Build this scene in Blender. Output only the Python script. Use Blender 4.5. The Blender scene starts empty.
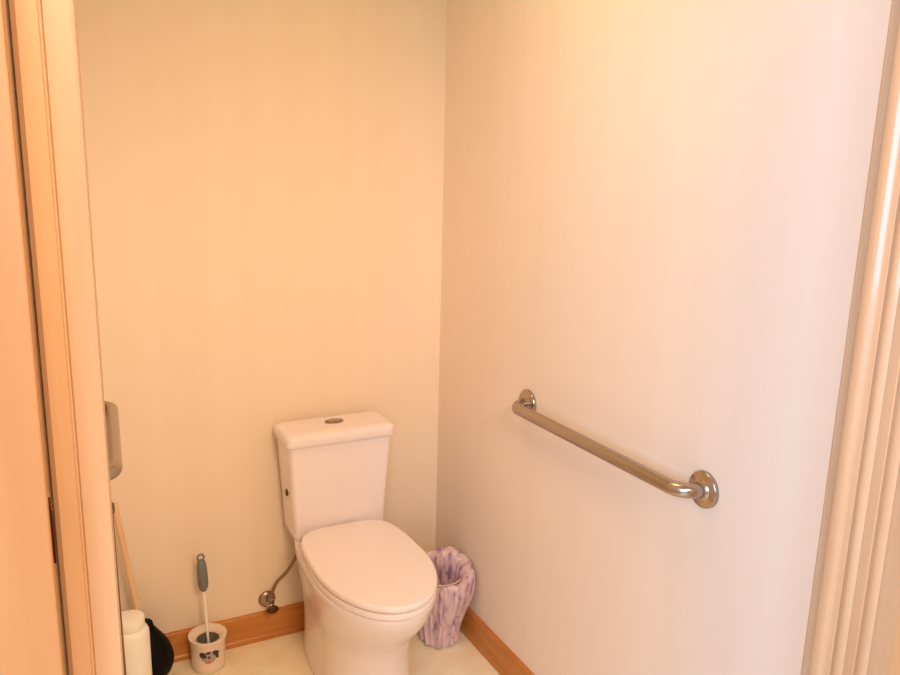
import bpy, bmesh, math, random
from mathutils import Vector, Matrix
random.seed(4)
PI = math.pi
SC = bpy.context.scene
COL = SC.collection

# ------------------------------------------------------------------ materials
def lin(c):
    return tuple(((v/255)/12.92 if v/255 <= .04045 else ((v/255+.055)/1.055)**2.4) for v in c) + (1,)

def mat(name, rgb, rough=.5, metal=0., spec=.5, coat=0., bump=0., bscale=40., var=0., vscale=6., stretch=(1, 1, 1), rgb2=None):
    m = bpy.data.materials.new(name); m.use_nodes = True
    nt = m.node_tree; b = nt.nodes['Principled BSDF']
    b.inputs['Base Color'].default_value = lin(rgb)
    b.inputs['Roughness'].default_value = rough
    b.inputs['Metallic'].default_value = metal
    b.inputs['Specular IOR Level'].default_value = spec
    b.inputs['Coat Weight'].default_value = coat
    b.inputs['Coat Roughness'].default_value = .08
    tc = nt.nodes.new('ShaderNodeTexCoord'); mp = nt.nodes.new('ShaderNodeMapping')
    mp.inputs['Scale'].default_value = stretch
    nt.links.new(tc.outputs['Object'], mp.inputs['Vector'])
    if rgb2 is not None or var:
        n = nt.nodes.new('ShaderNodeTexNoise'); n.inputs['Scale'].default_value = vscale
        n.inputs['Detail'].default_value = 6; n.inputs['Roughness'].default_value = .55
        nt.links.new(mp.outputs[0], n.inputs['Vector'])
        r = nt.nodes.new('ShaderNodeValToRGB')
        r.color_ramp.elements[0].position = .34; r.color_ramp.elements[1].position = .66
        r.color_ramp.elements[0].color = lin(rgb)
        r.color_ramp.elements[1].color = lin(rgb2 if rgb2 else tuple(max(0, v*(1-var)) for v in rgb))
        nt.links.new(n.outputs['Fac'], r.inputs['Fac'])
        nt.links.new(r.outputs['Color'], b.inputs['Base Color'])
    if bump:
        n2 = nt.nodes.new('ShaderNodeTexNoise'); n2.inputs['Scale'].default_value = bscale
        n2.inputs['Detail'].default_value = 4
        nt.links.new(mp.outputs[0], n2.inputs['Vector'])
        bp = nt.nodes.new('ShaderNodeBump'); bp.inputs['Strength'].default_value = bump
        bp.inputs['Distance'].default_value = .004
        nt.links.new(n2.outputs['Fac'], bp.inputs['Height'])
        nt.links.new(bp.outputs['Normal'], b.inputs['Normal'])
    return m

M = {}
M['wall'] = mat('wall_paper', (244, 226, 208), .62, spec=.25, bump=.015, bscale=30, stretch=(14, 14, .4), rgb2=(242, 223, 204), vscale=.8)
M['ceiling'] = mat('ceiling_paint', (240, 226, 205), .8)
M['floor'] = mat('vinyl_floor', (254, 246, 224), .38, rgb2=(249, 230, 196), vscale=9, bump=.04, bscale=60)
M['wood'] = mat('oak_baseboard', (200, 134, 68), .38, rgb2=(188, 118, 52), vscale=3, stretch=(1.5, 1.5, 14), bump=.05, bscale=30)
M['casing'] = mat('maple_casing', (196, 155, 120), .40, coat=.45, rgb2=(188, 144, 107), vscale=3, stretch=(14, 14, .8), bump=.05, bscale=20)
M['door'] = mat('maple_door_shaded', (172, 116, 68), .45, rgb2=(164, 106, 59), vscale=2.5, stretch=(12, 12, .6))  # darker than the casing: shade on the leaf is put into the colour
M['porcelain'] = mat('porcelain', (243, 232, 236), .16, spec=.5, coat=.15)
M['seat'] = mat('seat_plastic', (247, 236, 237), .22, spec=.45)
M['steel'] = mat('brushed_steel', (178, 166, 154), .24, metal=1., bump=.02, bscale=120, stretch=(1, 12, 12))
M['chrome'] = mat('chrome', (165, 150, 136), .28, metal=1.)
M['bronze'] = mat('dark_bronze', (92, 58, 34), .4, metal=.8)
M['hose'] = mat('braided_hose', (150, 125, 100), .38, metal=.8, bump=.3, bscale=300)
M['blackrubber'] = mat('black_rubber', (4, 4, 5), .6, spec=.15)
M['stick'] = mat('pale_handle', (240, 205, 165), .45, rgb2=(228, 190, 145), vscale=4, stretch=(8, 8, 1))
M['darkmetal'] = mat('dark_metal', (120, 98, 76), .4, metal=.6)
M['white'] = mat('white_plastic', (253, 249, 243), .35)
M['cup'] = mat('white_ceramic', (240, 220, 208), .2, coat=.3)
M['grey'] = mat('grey_grip', (118, 122, 124), .5)
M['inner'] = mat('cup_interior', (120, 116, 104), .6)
M['printdark'] = mat('print_dark', (58, 54, 52), .4)
M['printgrey'] = mat('print_grey', (176, 160, 150), .4)
M['printpink'] = mat('print_pink', (206, 140, 122), .4)
M['bin'] = mat('bin_plastic', (232, 215, 200), .4)
M['tile'] = mat('dark_button', (70, 52, 40), .35)

# plastic bag: lavender film with pale and purple printed streaks
def bag_mat():
    m = bpy.data.materials.new('printed_bag_film'); m.use_nodes = True
    nt = m.node_tree; b = nt.nodes['Principled BSDF']
    b.inputs['Roughness'].default_value = .3
    b.inputs['Specular IOR Level'].default_value = .6
    tc = nt.nodes.new('ShaderNodeTexCoord')
    mp = nt.nodes.new('ShaderNodeMapping'); mp.inputs['Scale'].default_value = (46, 46, 16)
    nt.links.new(tc.outputs['Object'], mp.inputs['Vector'])
    n = nt.nodes.new('ShaderNodeTexNoise'); n.inputs['Scale'].default_value = 1.; n.inputs['Detail'].default_value = 3
    n.inputs['Distortion'].default_value = .5
    nt.links.new(mp.outputs[0], n.inputs['Vector'])
    r = nt.nodes.new('ShaderNodeValToRGB'); cr = r.color_ramp
    cr.elements[0].position = .36; cr.elements[0].color = lin((150, 118, 154))
    cr.elements[1].position = .68; cr.elements[1].color = lin((234, 210, 210))
    e = cr.elements.new(.44); e.color = lin((206, 176, 192))
    e = cr.elements.new(.56); e.color = lin((222, 194, 202))
    nt.links.new(n.outputs['Fac'], r.inputs['Fac'])
    nt.links.new(r.outputs['Color'], b.inputs['Base Color'])
    return m
M['bag'] = bag_mat()

# ------------------------------------------------------------------ mesh helpers
def mesh_obj(name, bm, m, parent=None, origin=(0, 0, 0), smooth=True, angle=40, bevel=0., segs=3, subsurf=0):
    """links bm (built in world coordinates) as one object whose origin is `origin`"""
    o0 = Vector(origin)
    for v in bm.verts: v.co -= o0
    bmesh.ops.recalc_face_normals(bm, faces=bm.faces[:])
    me = bpy.data.meshes.new(name); bm.to_mesh(me); bm.free()
    o = bpy.data.objects.new(name, me); COL.objects.link(o)
    for mm in (m if isinstance(m, (list, tuple)) else [m]): me.materials.append(mm)
    if smooth:
        for p in me.polygons: p.use_smooth = True
        me.set_sharp_from_angle(angle=math.radians(angle))
    if parent is None:
        o.location = o0
    else:
        o.parent = parent
        o.location = o0 - world_loc(parent)
    if bevel:
        md = o.modifiers.new('bevel', 'BEVEL'); md.width = bevel; md.segments = segs; md.limit_method = 'ANGLE'
        md.angle_limit = math.radians(35)
    if subsurf:
        md = o.modifiers.new('sub', 'SUBSURF'); md.levels = subsurf; md.render_levels = subsurf
    return o

def world_loc(o):
    v = Vector(o.location)
    while o.parent: o = o.parent; v += o.location
    return v

def empty(name, loc, label, cat, group=None):
    o = bpy.data.objects.new(name, None); COL.objects.link(o)
    o.location = loc; o.empty_display_size = .05
    tag(o, label, cat, group); return o

def tag(o, label, cat, group=None):
    o['label'] = label; o['category'] = cat
    if group: o['group'] = group
    return o

def struct(o, label=None, cat=None):
    o['kind'] = 'structure'
    if label: o['label'] = label
    if cat: o['category'] = cat
    return o

def box(bm, x0, x1, y0, y1, z0, z1):
    vs = [bm.verts.new((x, y, z)) for z in (z0, z1) for y in (y0, y1) for x in (x0, x1)]
    for f in ((0, 1, 3, 2), (4, 5, 7, 6), (0, 1, 5, 4), (2, 3, 7, 6), (0, 2, 6, 4), (1, 3, 7, 5)):
        bm.faces.new([vs[i] for i in f])
    return bm

def loft(bm, rings, cap0=True, cap1=True, mat_index=0):
    R = [[bm.verts.new(p) for p in r] for r in rings]
    n = len(R[0])
    for a, b in zip(R[:-1], R[1:]):
        for i in range(n):
            f = bm.faces.new((a[i], a[(i+1) % n], b[(i+1) % n], b[i])); f.material_index = mat_index
    if cap0: bm.faces.new(R[0][::-1])
    if cap1: bm.faces.new(R[-1])
    return bm

def circ(c, r, ax, n=32, phase=0):
    ax = Vector(ax).normalized()
    u = ax.orthogonal().normalized(); w = ax.cross(u)
    return [Vector(c) + r*(math.cos(2*PI*i/n+phase)*u + math.sin(2*PI*i/n+phase)*w) for i in range(n)]

def lathe(bm, base, prof, ax=(0, 0, 1), n=36, cap0=True, cap1=True):
    """prof: list of (radius, distance along ax)"""
    a = Vector(ax).normalized()
    return loft(bm, [circ(Vector(base)+a*h, r, a, n) for r, h in prof], cap0, cap1)

def tube(bm, pts, rad, n=16):
    pts = [Vector(p) for p in pts]
    rads = rad if isinstance(rad, (list, tuple)) else [rad]*len(pts)
    rings = []; u = None
    for i, p in enumerate(pts):
        t = (pts[min(i+1, len(pts)-1)] - pts[max(i-1, 0)]).normalized()
        if u is None: u = t.orthogonal().normalized()
        u = (u - t*u.dot(t)).normalized(); w = t.cross(u)
        rings.append([p + rads[i]*(math.cos(2*PI*k/n)*u + math.sin(2*PI*k/n)*w) for k in range(n)])
    return loft(bm, rings)

def bez(pts, n=24):
    """Catmull-Rom through points"""
    P = [Vector(p) for p in pts]; P = [P[0]*2-P[1]] + P + [P[-1]*2-P[-2]]
    out = []
    for i in range(1, len(P)-2):
        for k in range(n):
            t = k/n; a, b, c, d = P[i-1:i+3]
            out.append(.5*((2*b)+(-a+c)*t+(2*a-5*b+4*c-d)*t*t+(-a+3*b-3*c+d)*t**3))
    out.append(P[-2]); return out

# ------------------------------------------------------------------ the setting
XL, H = -1.235, 2.42          # left wall inner face, ceiling height (right wall X=0, back wall Y=0)
YF = -1.78                   # front wall, room side
YO = -1.91                   # front wall, hall side
JL, JR = -1.2085, -0.297      # door opening
DH = 2.08
HBB = .1

def s_box(name, mtl, *b, bevel=0., label=None):
    bm = bmesh.new(); box(bm, *b)
    return struct(mesh_obj(name, bm, mtl, smooth=False, bevel=bevel))

s_box('wall_back', M['wall'], XL, .1, 0, .1, 0, H)
s_box('wall_right', M['wall'], 0, .1, YF, 0, 0, H)
def XW(y): return -1.115 + .078*y          # the left wall runs slightly splayed
bm = bmesh.new()
loft(bm, [[Vector(p+(z,)) for p in ((XW(YF), YF), (XW(0), 0), (XW(0)-.12, 0), (XW(YF)-.1, YF))] for z in (0, H)])
struct(mesh_obj('wall_left', bm, M['wall'], smooth=False))
s_box('ceiling', M['ceiling'], XL-.1, .1, YO, .1, H, H+.08)
s_box('floor', M['floor'], -3.2, 1.8, -4.6, .1, -.06, 0)
bm = bmesh.new()
box(bm, -3.2, JL-.064, YO+.012, YF, 0, H); box(bm, JR+.03, 1.8, YO+.012, YF, 0, H); box(bm, JL-.064, JR+.03, YO+.012, YF, DH+.03, H)
struct(mesh_obj('wall_front', bm, M['wall'], smooth=False))

# baseboards: board with a rounded top edge and a small shoe at the floor
def bb(name, run0, run1, axis):
    prof = [(0, 0), (.019, 0), (.019, .014), (.015, .02), (.015, HBB-.012), (.013, HBB-.005), (.008, HBB-.001), (0, HBB)]
    bm = bmesh.new(); rings = []
    for r in (run0, run1):
        ring = []
        for d, z in prof:
            if axis == 'back': ring.append(Vector((r, -d, z)))
            elif axis == 'right': ring.append(Vector((-d, r, z)))
            else: ring.append(Vector((XW(r)+d, r, z)))
        rings.append(ring)
    loft(bm, rings)
    return struct(mesh_obj(name, bm, M['wood'], angle=25))
bb('baseboard_back', XW(0), 0, 'back')
bb('baseboard_right', YF, -.019, 'right')
bb('baseboard_left', YF, -.019, 'left')

# door jambs extruded from a moulded profile (X, Y) up to the head
def extr(name, prof, z0, z1, m):
    bm = bmesh.new()
    loft(bm, [[Vector((x, y, z)) for x, y in prof] for z in (z0, z1)])
    return struct(mesh_obj(name, bm, m, angle=30))
# left jamb: front face towards the hall, moulded
e = -1.2475
profL = [(JL, YF), (JL, YO+.004), (JL-.0015, YO+.001), (JL-.004, YO), (JL-.0185, YO-.0005), (JL-.0195, YO+.0008), (JL-.0205, YO+.0008),
         (JL-.0215, YO-.001), (JL-.027, YO-.002), (JL-.033, YO-.0015), (JL-.0358, YO+.001), (JL-.0365, YO+.008), (JL-.064, YO+.0085), (JL-.064, YF)]
extr('trim_1', profL, 0, DH, M['casing'])
# right jamb: reveal, beads and flutes along its inner face
w = YF
def arc(y0, y1, h, n=8):   # bead of height h standing off the jamb face towards -X
    return [(JR-h*math.sin(PI*k/n), y0+(y1-y0)*k/n) for k in range(n+1)]
profR = [(JR+.03, YF), (JR+.002, YF), (JR, YF-.003), (JR, YF-.017), (JR-.004, YF-.0185)]
profR += [(JR-.0085, YF-.021), (JR-.0095, YF-.025), (JR-.0090, YF-.032), (JR-.007, YF-.036)]
profR += [(JR-.0045, YF-.039), (JR-.0035, YF-.043), (JR-.003, YF-.047)]
profR += [(x-.0015, y) for x, y in arc(YF-.048, YF-.066, .0035)]
profR += [(JR-.002, YF-.069), (JR-.002, YF-.08)] + arc(YF-.081, YF-.099, .003) + [(JR-.001, YF-.103), (JR-.001, YO), (JR+.03, YO)]
extr('trim_2', profR, 0, DH, M['casing'])
bm = bmesh.new(); box(bm, JL-.06, JR+.03, YO, YF, DH, DH+.03)
struct(mesh_obj('trim_3', bm, M['casing'], smooth=False))

# door leaf folded back against the hall side, with its hinge in the gap
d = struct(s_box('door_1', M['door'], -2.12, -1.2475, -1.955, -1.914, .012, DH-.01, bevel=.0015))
bm = bmesh.new()
lathe(bm, (-1.2458, -1.944, 1.362), [(.0008, 0), (.0014, .001), (.0014, .037), (.0008, .038)], n=16)
box(bm, -1.2474, -1.2462, -1.9445, -1.926, 1.362, 1.400)
mesh_obj('hinge', bm, M['bronze'], parent=d, origin=(-1.246, -1.943, 1.38))
d['label'] = 'pale wooden door leaf folded back beside the left casing'

# ------------------------------------------------------------------ grab bars
def grab_bar(label, far, near, n, off=.060, r=.0165, fl=1.04):
    """bar between two flange centres on a wall whose inward normal is n"""
    far, near, n = Vector(far), Vector(near), Vector(n).normalized()
    t = (near-far).normalized(); L = (near-far).length; mid = (far+near)/2; br = .046
    g = empty('grab_bar', mid, label, 'grab bar')
    P = lambda a, h: far + t*a + n*h
    pts = [P(0, .002)] + [P(br-br*math.cos(PI/2*k/12), off-br+br*math.sin(PI/2*k/12)) for k in range(13)]
    pts += [P(br+(L-2*br)*k/12, off) for k in range(1, 12)]
    pts += [P(L-br+br*math.sin(PI/2*k/12), off-br+br*math.cos(PI/2*k/12)) for k in range(13)] + [P(L, .002)]
    bm = bmesh.new(); tube(bm, pts, r, 28)
    mesh_obj('bar', bm, M['steel'], g, mid)
    for p in (far, near):
        bm = bmesh.new()
        lathe(bm, p, [(a*fl, h) for a, h in ((.0395, -.0008), (.0395, .005), (.0385, .008), (.036, .0098), (.024, .0115), (.0225, .013), (.0195, .017), (.0162, .018))], ax=n, n=48)
        mesh_obj('flange', bm, M['steel'], g, p, angle=50)
    return g
grab_bar('long brushed steel grab bar on the bare right wall', (0, -.577, .918), (0, -1.276, .930), (-1, 0, 0), .058)
grab_bar('steel grab bar on the left wall, mostly hidden behind the left door casing', (XW(-.19), -.19, .932), (XW(-.70), -.70, .932), (1, -.078, 0), .050)

# ------------------------------------------------------------------ toilet
TX = -.4225
toilet = empty('toilet', (TX, -.3, 0), 'white two-piece toilet with closed lid against the back wall', 'toilet')

def egg(z, hw, yf, yb, hb, n=64, ym=None, ef=2.0):
    """closed outline: round front at yf, flatter back at yb with half width hb, widest (hw) at ym"""
    if ym is None: ym = yf + .62*(yb-yf)*.62
    pts = []
    for i in range(n):
        a = 2*PI*i/n
        c, s = math.cos(a), math.sin(a)
        if s <= 0:                       # front half, towards -Y
            e1 = 2/ef
            x = hw*abs(c)**e1*(1 if c > 0 else -1); y = ym + (ym-yf)*(-(abs(s)**e1))
        else:                            # back half: superellipse blending to half width hb
            ex = 2/4.5
            y = ym + (yb-ym)*abs(s)**ex
            t = (y-ym)/(yb-ym)
            wloc = hw + (hb-hw)*(t*t*(3-2*t))
            x = wloc*abs(c)**ex*(1 if c > 0 else -1)
        pts.append(Vector((TX+x-.006*min(1, max(0, z-.3)/.1), y, z)))
    return pts

# bowl with skirted pedestal
rows = [  # z, hw, yf, yb, hb, ym
    (0.000, .134, -.525, -.05, .122, -.38), (0.006, .137, -.530, -.05, .124, -.38), (0.020, .136, -.529, -.05, .124, -.38),
    (0.070, .131, -.525, -.05, .122, -.38), (0.130, .129, -.528, -.05, .122, -.38), (0.190, .131, -.540, -.05, .126, -.39),
    (0.235, .140, -.568, -.05, .131, -.40), (0.275, .152, -.608, -.05, .137, -.42), (0.315, .159, -.645, -.045, .143, -.43),
    (0.355, .165, -.675, -.04, .147, -.44), (0.388, .167, -.692, -.04, .149, -.45), (0.404, .167, -.693, -.04, .149, -.45), (0.410, .164, -.689, -.042, .147, -.45)]
bm = bmesh.new(); loft(bm, [egg(z, hw, yf, yb, hb, ym=ym) for z, hw, yf, yb, hb, ym in rows])
mesh_obj('bowl', bm, M['porcelain'], toilet, (TX, -.3, 0), angle=70)

def slab(z0, z1, hw, yf, yb, hb, ym, r, dome=0., n=6):
    rings = []
    for k in range(n+1):
        a = PI/2*k/n; i = r*(1-math.sin(a)); rings.append(egg(z0+r*(1-math.cos(a)), hw-i, yf+i, yb-i, hb-i, ym=ym))
    for k in range(n+1):
        a = PI/2*k/n; i = r*(1-math.cos(a)); rings.append(egg(z1-r+r*math.sin(a), hw-i, yf+i, yb-i, hb-i, ym=ym))
    for f, dz in ((.8, .4), (.55, .75), (.3, .94), (.1, 1)):
        rings.append([Vector((TX-.006+(p.x-TX)*f, ym+(p.y-ym)*f, z1+dome*dz)) for p in egg(0, hw-r, yf+r, yb-r, hb-r, ym=ym)])
    return rings
YB = -.182
bm = bmesh.new(); loft(bm, slab(.411, .430, .167, -.710, YB, .150, -.44, .006))
mesh_obj('seat', bm, M['seat'], toilet, (TX, -.4, .40), angle=60)
bm = bmesh.new(); loft(bm, slab(.4335, .4535, .168, -.713, YB+.004, .161, -.44, .008, dome=.003))
mesh_obj('seat_lid', bm, M['seat'], toilet, (TX, -.4, .42), angle=60)
for s in (-1, 1):
    bm = bmesh.new(); lathe(bm, (TX+s*.075-.022, YB+.008, .426), [(.010, 0), (.012, .003), (.012, .041), (.010, .044)], ax=(1, 0, 0), n=20)
    mesh_obj('hinge', bm, M['seat'], toilet, (TX+s*.075, YB+.008, .413))

def rrect(z, x0, x1, y0, y1, r, n=8):
    out = []
    for cx, cy, a0 in ((x1-r, y1-r, 0), (x0+r, y1-r, PI/2), (x0+r, y0+r, PI), (x1-r, y0+r, 1.5*PI)):
        for k in range(n+1):
            a = a0+PI/2*k/n; out.append(Vector((cx+r*math.cos(a), cy+r*math.sin(a), z)))
    return out
# tank, tapering towards the bowl
bm = bmesh.new(); rings = []
for z, hw, yf, yb in ((.404, .142, -.160, -.045), (.410, .147, -.164, -.041), (.43, .151, -.166, -.04), (.52, .156, -.170, -.036), (.62, .162, -.175, -.033), (.70, .167, -.179, -.03), (.729, .169, -.181, -.03)):
    rings.append(rrect(z, TX-hw, TX+hw, yf, yb, .015))
loft(bm, rings)
tank = mesh_obj('tank', bm, M['porcelain'], toilet, (TX, -.1, .56), angle=60)
bm = bmesh.new(); rings = []
for dz, i in ((0, .006), (.001, .003), (.004, 0), (.026, 0), (.033, .002), (.037, .006), (.0395, .013), (.041, .03)):
    rings.append(rrect(.7275+dz, TX-.178+i, TX+.178-i, -.192+i, -.022-i, .024))
loft(bm, rings)
tlid = mesh_obj('tank_lid', bm, M['porcelain'], toilet, (TX, -.1, .74), angle=50)
# dual flush button
fz = .7685; fy = -.098; fx = TX+.002
bm = bmesh.new()
def oval(z, a, b, n=40): return [Vector((fx+a*math.cos(2*PI*k/n), fy+b*math.sin(2*PI*k/n), z)) for k in range(n)]
loft(bm, [oval(fz-.002, .031, .020), oval(fz+.003, .031, .020), oval(fz+.0045, .029, .018), oval(fz+.0045, .026, .0155), oval(fz+.002, .0255, .015)])
fr = mesh_obj('flush_plate', bm, M['chrome'], tlid, (fx, fy, fz))
fr['label'] = 'chrome oval flush plate'
for s in (-1, 1):
    bm = bmesh.new()
    half = [Vector((fx+s*(.0008+.0235*abs(math.cos(a))), fy+.0135*math.sin(a), 0)) for a in [(-PI/2+PI*k/16) for k in range(17)]]
    loft(bm, [[p+Vector((0, 0, z)) for p in half] for z in (fz+.0015, fz+.0052)])
    # two buttons side by side on the plate
    o = mesh_obj('flush_button', bm, M['steel'], toilet, (fx, fy, fz), angle=30)
# small dark cap on the left side of the tank
bm = bmesh.new(); lathe(bm, (TX-.1585, -.112, .560), [(.011, 0), (.011, .0035), (.009, .005), (.003, .0055)], ax=(-1, 0, .08), n=24)
o = mesh_obj('side_cap', bm, M['tile'], toilet, (TX-.1585, -.112, .560)); o['label'] = 'small dark cap on the tank side'

# water stop valve with hose
vx, vz = -.627, .142
valve = empty('supply_valve', (vx, 0, vz), 'chrome water stop valve with hose on the back wall left of the toilet', 'valve')
bm = bmesh.new(); lathe(bm, (vx, 0, vz), [(.029, 0), (.029, .002), (.027, .006), (.020, .010), (.011, .012), (.009, .013)], ax=(0, -1, 0), n=36)
mesh_obj('escutcheon', bm, M['chrome'], valve, (vx, 0, vz))
bm = bmesh.new()
lathe(bm, (vx, -.012, vz), [(.008, 0), (.008, .025), (.0125, .026), (.0125, .052), (.010, .054)], ax=(0, -1, 0), n=24)
lathe(bm, (vx, -.05, vz-.002), [(.0095, 0), (.0095, .022), (.011, .023), (.011, .032), (.006, .034)], ax=(.15, 0, 1), n=20)
mesh_obj('valve_body', bm, M['chrome'], valve, (vx, -.04, vz))
bm = bmesh.new()
rings = []
for h, k in ((0, .7), (.003, 1), (.010, 1), (.013, .7)):
    rings.append([Vector((vx+.019*k*math.cos(2*PI*i/32)*(1+.08*math.cos(8*PI*i/16)), -.068-h, vz+.0125*k*math.sin(2*PI*i/32))) for i in range(32)])
loft(bm, rings)
o = mesh_obj('valve_handle', bm, M['bronze'], valve, (vx, -.07, vz)); 
hp = bez([(vx+.004, -.05, vz+.028), (vx+.007, -.05, vz+.05), (vx+.022, -.055, vz+.085), (vx+.05, -.062, vz+.115), (-.556, -.07, vz+.15), (-.545, -.075, vz+.175)], 10)
bm = bmesh.new(); tube(bm, hp, .0055, 14)
o = mesh_obj('hose', bm, M['hose'], valve, (vx, -.05, vz)); o['label'] = 'braided supply hose'

# ------------------------------------------------------------------ toilet brush in its cup
bx, by = -.838, -.078
cup = empty('brush_holder', (bx, by, 0), 'white brush cup with a blotchy dark print, on the floor by the back baseboard', 'toilet brush holder')
bm = bmesh.new()
lathe(bm, (bx, by, 0), [(.047, 0), (.050, .003), (.0515, .02), (.0530, .08), (.0555, .097), (.0595, .109), (.0590, .113), (.0565, .1135), (.047, .108), (.037, .1025), (.034, .098),
                        (.034, .08)], n=56, cap1=False)
mesh_obj('cup', bm, M['cup'], cup, (bx, by, 0), angle=60)
bm = bmesh.new(); lathe(bm, (bx, by, .004), [(.0325, 0), (.034, .094)], n=40, cap1=False)
o = mesh_obj('liner', bm, M['inner'], cup, (bx, by, .05)); o['label'] = 'dark grey inside of the cup'
# generic print: two dark patches over a grey oval, with a pink dab below, wrapped on the cup
CAMXY = Vector((-1.246, -2.48))
a0 = math.atan2(CAMXY.y-by, CAMXY.x-bx)+.07
def patch(bm, u, v, ru, rv, mi, lift, rot=0., n=20):
    ring = []
    for k in range(n):
        t = 2*PI*k/n
        pu, pv = ru*math.cos(t)*(1+.12*math.sin(3*t)), rv*math.sin(t)
        pu, pv = pu*math.cos(rot)-pv*math.sin(rot), pu*math.sin(rot)+pv*math.cos(rot)
        z = v+pv; rr = .0515+(z-.02)*.0145*.98+lift
        ring.append((a0+(u+pu)/.052, z, rr))
    def P(f, dr): 
        return [Vector((bx+(rr+dr)*math.cos(a_), by+(rr+dr)*math.sin(a_), z_)) for a_, z_, rr in
                [(a0+u/.052+(a-a0-u/.052)*f, v+(z-v)*f, rr) for a, z, rr in ring]]
    loft(bm, [P(1, -.001), P(1, 0), P(.6, .0002), P(.2, .0003)], cap0=False, mat_index=mi)
bm = bmesh.new()
patch(bm, -.002, .062, .025, .021, 1, .0010, .2)
patch(bm, -.020, .070, .009, .012, 0, .0019, .9)
patch(bm, .019, .073, .011, .008, 0, .0019, -.5)
patch(bm, .023, .061, .005, .009, 0, .0019, .2)
patch(bm, -.004, .077, .007, .004, 0, .0019, .3)
patch(bm, -.003, .046, .012, .006, 2, .0020, .2)
o = mesh_obj('printed_motif', bm, [M['printdark'], M['printgrey'], M['printpink']], cup, (bx, by, .07)); o['label'] = 'blotchy dark and grey print'

top = Vector((bx-.012, by-.012, .392)); bot = Vector((bx+.004, by+.004, .03)); ax = (top-bot).normalized()
brush = empty('toilet_brush', bot, 'toilet brush with grey grip and white stem, standing in the printed cup', 'toilet brush')
L = (top-bot).length
bm = bmesh.new(); lathe(bm, bot, [(.0045, .03), (.0045, L-.115), (.0055, L-.10)], ax, 18)
o = mesh_obj('stem', bm, M['white'], brush, bot)
bm = bmesh.new()
lathe(bm, bot, [(.006, L-.125), (.0105, L-.12), (.0150, L-.108), (.0165, L-.092), (.0160, L-.06), (.0145, L-.035), (.0120, L-.022), (.007, L-.017)], ax, 28)
grip = mesh_obj('grip', bm, M['grey'], brush, bot+ax*(L-.07)); grip['label'] = 'grey grip'
bm = bmesh.new(); cc = bot+ax*(L-.008)
lp = [cc + .0095*(math.cos(2*PI*k/24)*Vector((1, 0, 0)) + 1.15*math.sin(2*PI*k/24)*ax) for k in range(25)]
tube(bm, lp, .003, 10); mesh_obj('hanging_loop', bm, M['grey'], grip, cc)
bm = bmesh.new()
lathe(bm, bot, [(.006, -.02), (.02, -.015), (.024, .0), (.024, .022), (.016, .034), (.005, .037)], ax, 28)
mesh_obj('brush_head', bm, M['white'], brush, bot)

# ------------------------------------------------------------------ plunger, bottle, pole by the left casing
px, py = -1.022, -.105
pl = empty('plunger', (px, py, 0), 'black rubber plunger with pale stick handle in the back left corner', 'plunger')
bm = bmesh.new()
lathe(bm, (px, py, 0), [(.046, 0), (.050, .004), (.052, .03), (.056, .042), (.068, .055), (.0755, .075), (.0765, .092), (.073, .115), (.064, .14), (.052, .16), (.036, .182), (.024, .2), (.021, .215), (.018, .219)], n=44)
o = mesh_obj('rubber_cup', bm, M['blackrubber'], pl, (px, py, .1), angle=50); o['label'] = 'black rubber cup'
h0 = Vector((px-.012, py, .2)); h1 = Vector((-1.085, py, .612)); a = (h1-h0).normalized(); L = (h1-h0).length
bm = bmesh.new(); lathe(bm, h0, [(.0092, 0), (.0092, L-.03), (.0102, L-.02), (.0112, L-.008), (.009, L-.002), (.004, L)], a, 20)
mesh_obj('handle', bm, M['stick'], pl, h0)

wx, wy = -1.077, -.25
bt = empty('cleaner_bottle', (wx, wy, 0), 'white plastic bottle in front of the black plunger, beside the left casing', 'bottle')
bm = bmesh.new()
lathe(bm, (wx, wy, 0), [(.046, 0), (.050, .004), (.0510, .012), (.0510, .272), (.0500, .284), (.046, .293), (.040, .298), (.038, .30)], n=44)
mesh_obj('body', bm, M['white'], bt, (wx, wy, .13), angle=50)
bm = bmesh.new()
lathe(bm, (wx, wy, .299), [(.0395, 0), (.0405, .002), (.0405, .026), (.039, .030), (.034, .032)], n=44)
mesh_obj('cap', bm, M['white'], bt, (wx, wy, .28), angle=40)

sx, sy = -1.107, -.40
po = empty('pole', (sx, sy, 0), 'slim dark metal pole with a rounded top, right along the left casing', 'pole')
pa = Vector((-.008, 0, 1)).normalized()
bm = bmesh.new(); lathe(bm, (sx, sy, 0), [(.009, 0), (.010, .002), (.010, .03), (.006, .034)], n=24)
o = mesh_obj('foot_tip', bm, M['blackrubber'], po, (sx, sy, 0))
bm = bmesh.new(); lathe(bm, (sx, sy, .02), [(.0045, 0), (.0045, .70)], pa, n=18)
mesh_obj('rod', bm, M['darkmetal'], po, (sx, sy, .3))
kp = Vector((sx, sy, .02))+pa*.69
bm = bmesh.new(); lathe(bm, kp, [(.005, 0), (.0085, .006), (.0095, .016), (.0085, .026), (.005, .032), (.002, .034)], pa, n=20)
mesh_obj('knob', bm, M['darkmetal'], po, kp)

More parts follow.
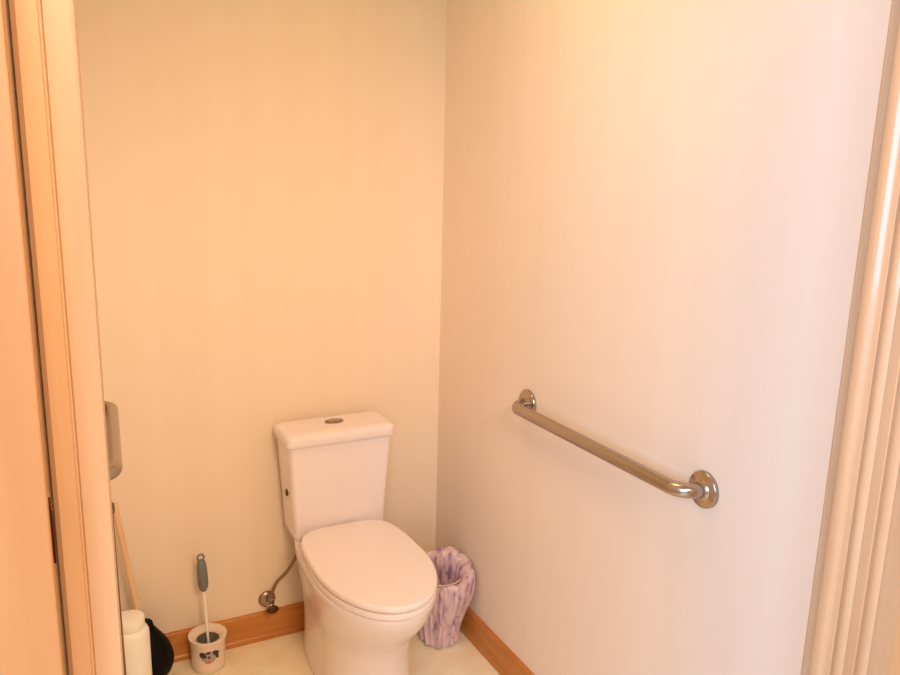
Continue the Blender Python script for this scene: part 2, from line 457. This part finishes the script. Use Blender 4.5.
# ------------------------------------------------------------------ waste bin with bag
gx, gy = -.108, -.262
wb = empty('waste_bin', (gx, gy, 0), 'small waste bin lined with a lavender printed bag between toilet and right wall', 'waste bin')
bm = bmesh.new()
lathe(bm, (gx, gy, 0), [(.046, 0), (.05, .003), (.052, .02), (.068, .235), (.0705, .238), (.0705, .242), (.066, .242), (.05, .02), (.046, .012)], n=44)
mesh_obj('bin', bm, M['bin'], wb, (gx, gy, 0), angle=50)
rng = random.Random(3)
ph = [rng.uniform(0, 6.28) for _ in range(6)]
def fold(a, k):
    return (.5*math.sin(9*a+ph[0]+.6*math.sin(3*a+ph[1])) + .35*math.sin(14*a+ph[2]+k) + .25*math.sin(23*a+ph[3]))
bm = bmesh.new(); rings = []; N = 120
# from the inside floor of the bin, up the inside, over the rim and down the outside
prof = [(.030, .03, .002), (.046, .06, .003), (.054, .13, .004), (.060, .20, .005), (.064, .236, .004), (.0685, .252, .004), (.0745, .252, .004), (.0775, .238, .005),
        (.0770, .20, .0065), (.0745, .16, .0075), (.070, .12, .008), (.0655, .08, .0075), (.0615, .05, .0065), (.0595, .025, .006), (.0575, .008, .005)]
for j, (r, z, amp) in enumerate(prof):
    ring = []
    for k in range(N):
        a = 2*PI*k/N
        back = .5+.5*math.cos(a-math.atan2(.9, .45))        # 1 at the wall side, 0 at the room side
        zz = z + (.055*back-.01)*max(0, (z-.12)/.13)
        side = .5+.5*math.cos(a+.45)
        flare = 1+.42*(max(0, min(1, (z-.09)/.10)) if j >= 5 else 0)*side**1.5
        rr = r*flare + (1.5 if j > 4 else .8)*amp*fold(a, j*.25)
        if j >= 6: rr = max(rr, .0505+.0735*z+.0035)
        X = gx+rr*math.cos(a); X = min(X, -.0225 if zz < HBB+.012 else -.005)
        ring.append(Vector((X, gy+rr*math.sin(a), max(.002, zz+.004*math.sin(5*a+ph[4])*(z > .1)))))
    rings.append(ring)
loft(bm, rings, cap0=True, cap1=False)
o = mesh_obj('bag', bm, M['bag'], wb, (gx, gy, .12), angle=80); o['label'] = 'lavender plastic bag with purple print'

# ------------------------------------------------------------------ light
def light(name, typ, loc, energy, color, **k):
    l = bpy.data.lights.new(name, typ); l.energy = energy; l.color = color
    for a, b in k.items(): setattr(l, a, b)
    o = bpy.data.objects.new(name, l); COL.objects.link(o); o.location = loc; return o
def aim(o, t): o.rotation_euler = (Vector(t)-Vector(o.location)).to_track_quat('-Z', 'Y').to_euler()
# warm ceiling bulb, added warm fills overhead and in the hall, and cool daylight coming along the hall
LAMP = (2., (.52, .64, .2))
CEIL_FILL = (5., (.93, .615, .388))
HALL = (30., (.93, 1.76, 2.85))
HALL_FILL = (40., (1., .70, .43))
WORLD = (.46, (1., .80, .52))
light('room_lamp', 'POINT', (-.36, -.80, 2.24), *LAMP, shadow_soft_size=.10)
light('ceiling_fill', 'AREA', (-.62, -.95, 2.39), *CEIL_FILL, shape='DISK', size=.4)  # added fill without a fixture, brightens floor and seat from above
k = light('hall_daylight', 'AREA', (-2.35, -2.95, 1.75), *HALL, shape='RECTANGLE', size=1.4, size_y=1.3)
aim(k, (-.3, -1.0, 1.1))
k = light('hall_fill', 'AREA', (-.85, -3.1, 2.3), *HALL_FILL, shape='DISK', size=.6)  # added warm fill behind the camera, reaching in through the doorway
aim(k, (-.6, -.9, .6))
w_ = bpy.data.worlds.new('hall_world'); SC.world = w_; w_.use_nodes = True
bg = w_.node_tree.nodes['Background']; bg.inputs[0].default_value = (*WORLD[1], 1); bg.inputs[1].default_value = WORLD[0]

# ------------------------------------------------------------------ camera
cam = bpy.data.cameras.new('camera'); co = bpy.data.objects.new('camera', cam); COL.objects.link(co)
yaw, pitch, roll, f = .478066, .225344, .0250526, 822.54
fw = Vector((math.sin(yaw)*math.cos(pitch), math.cos(yaw)*math.cos(pitch), -math.sin(pitch)))
rt = Vector((math.cos(yaw), -math.sin(yaw), 0)); up = rt.cross(fw)
r2 = math.cos(roll)*rt + math.sin(roll)*up; u2 = -math.sin(roll)*rt + math.cos(roll)*up
mw = Matrix((r2, u2, -fw)).transposed().to_4x4(); mw.translation = (-1.2462, -2.4808, 1.6249)
co.matrix_world = mw
cam.sensor_fit = 'HORIZONTAL'; cam.sensor_width = 36; cam.lens = f/900*36; cam.clip_start = .02
SC.camera = co
vs = SC.view_settings
SC.display_settings.display_device = 'sRGB'
vs.view_transform = 'Standard'; vs.look = 'None'; vs.gamma = 1; vs.exposure = 0; vs.use_curve_mapping = False
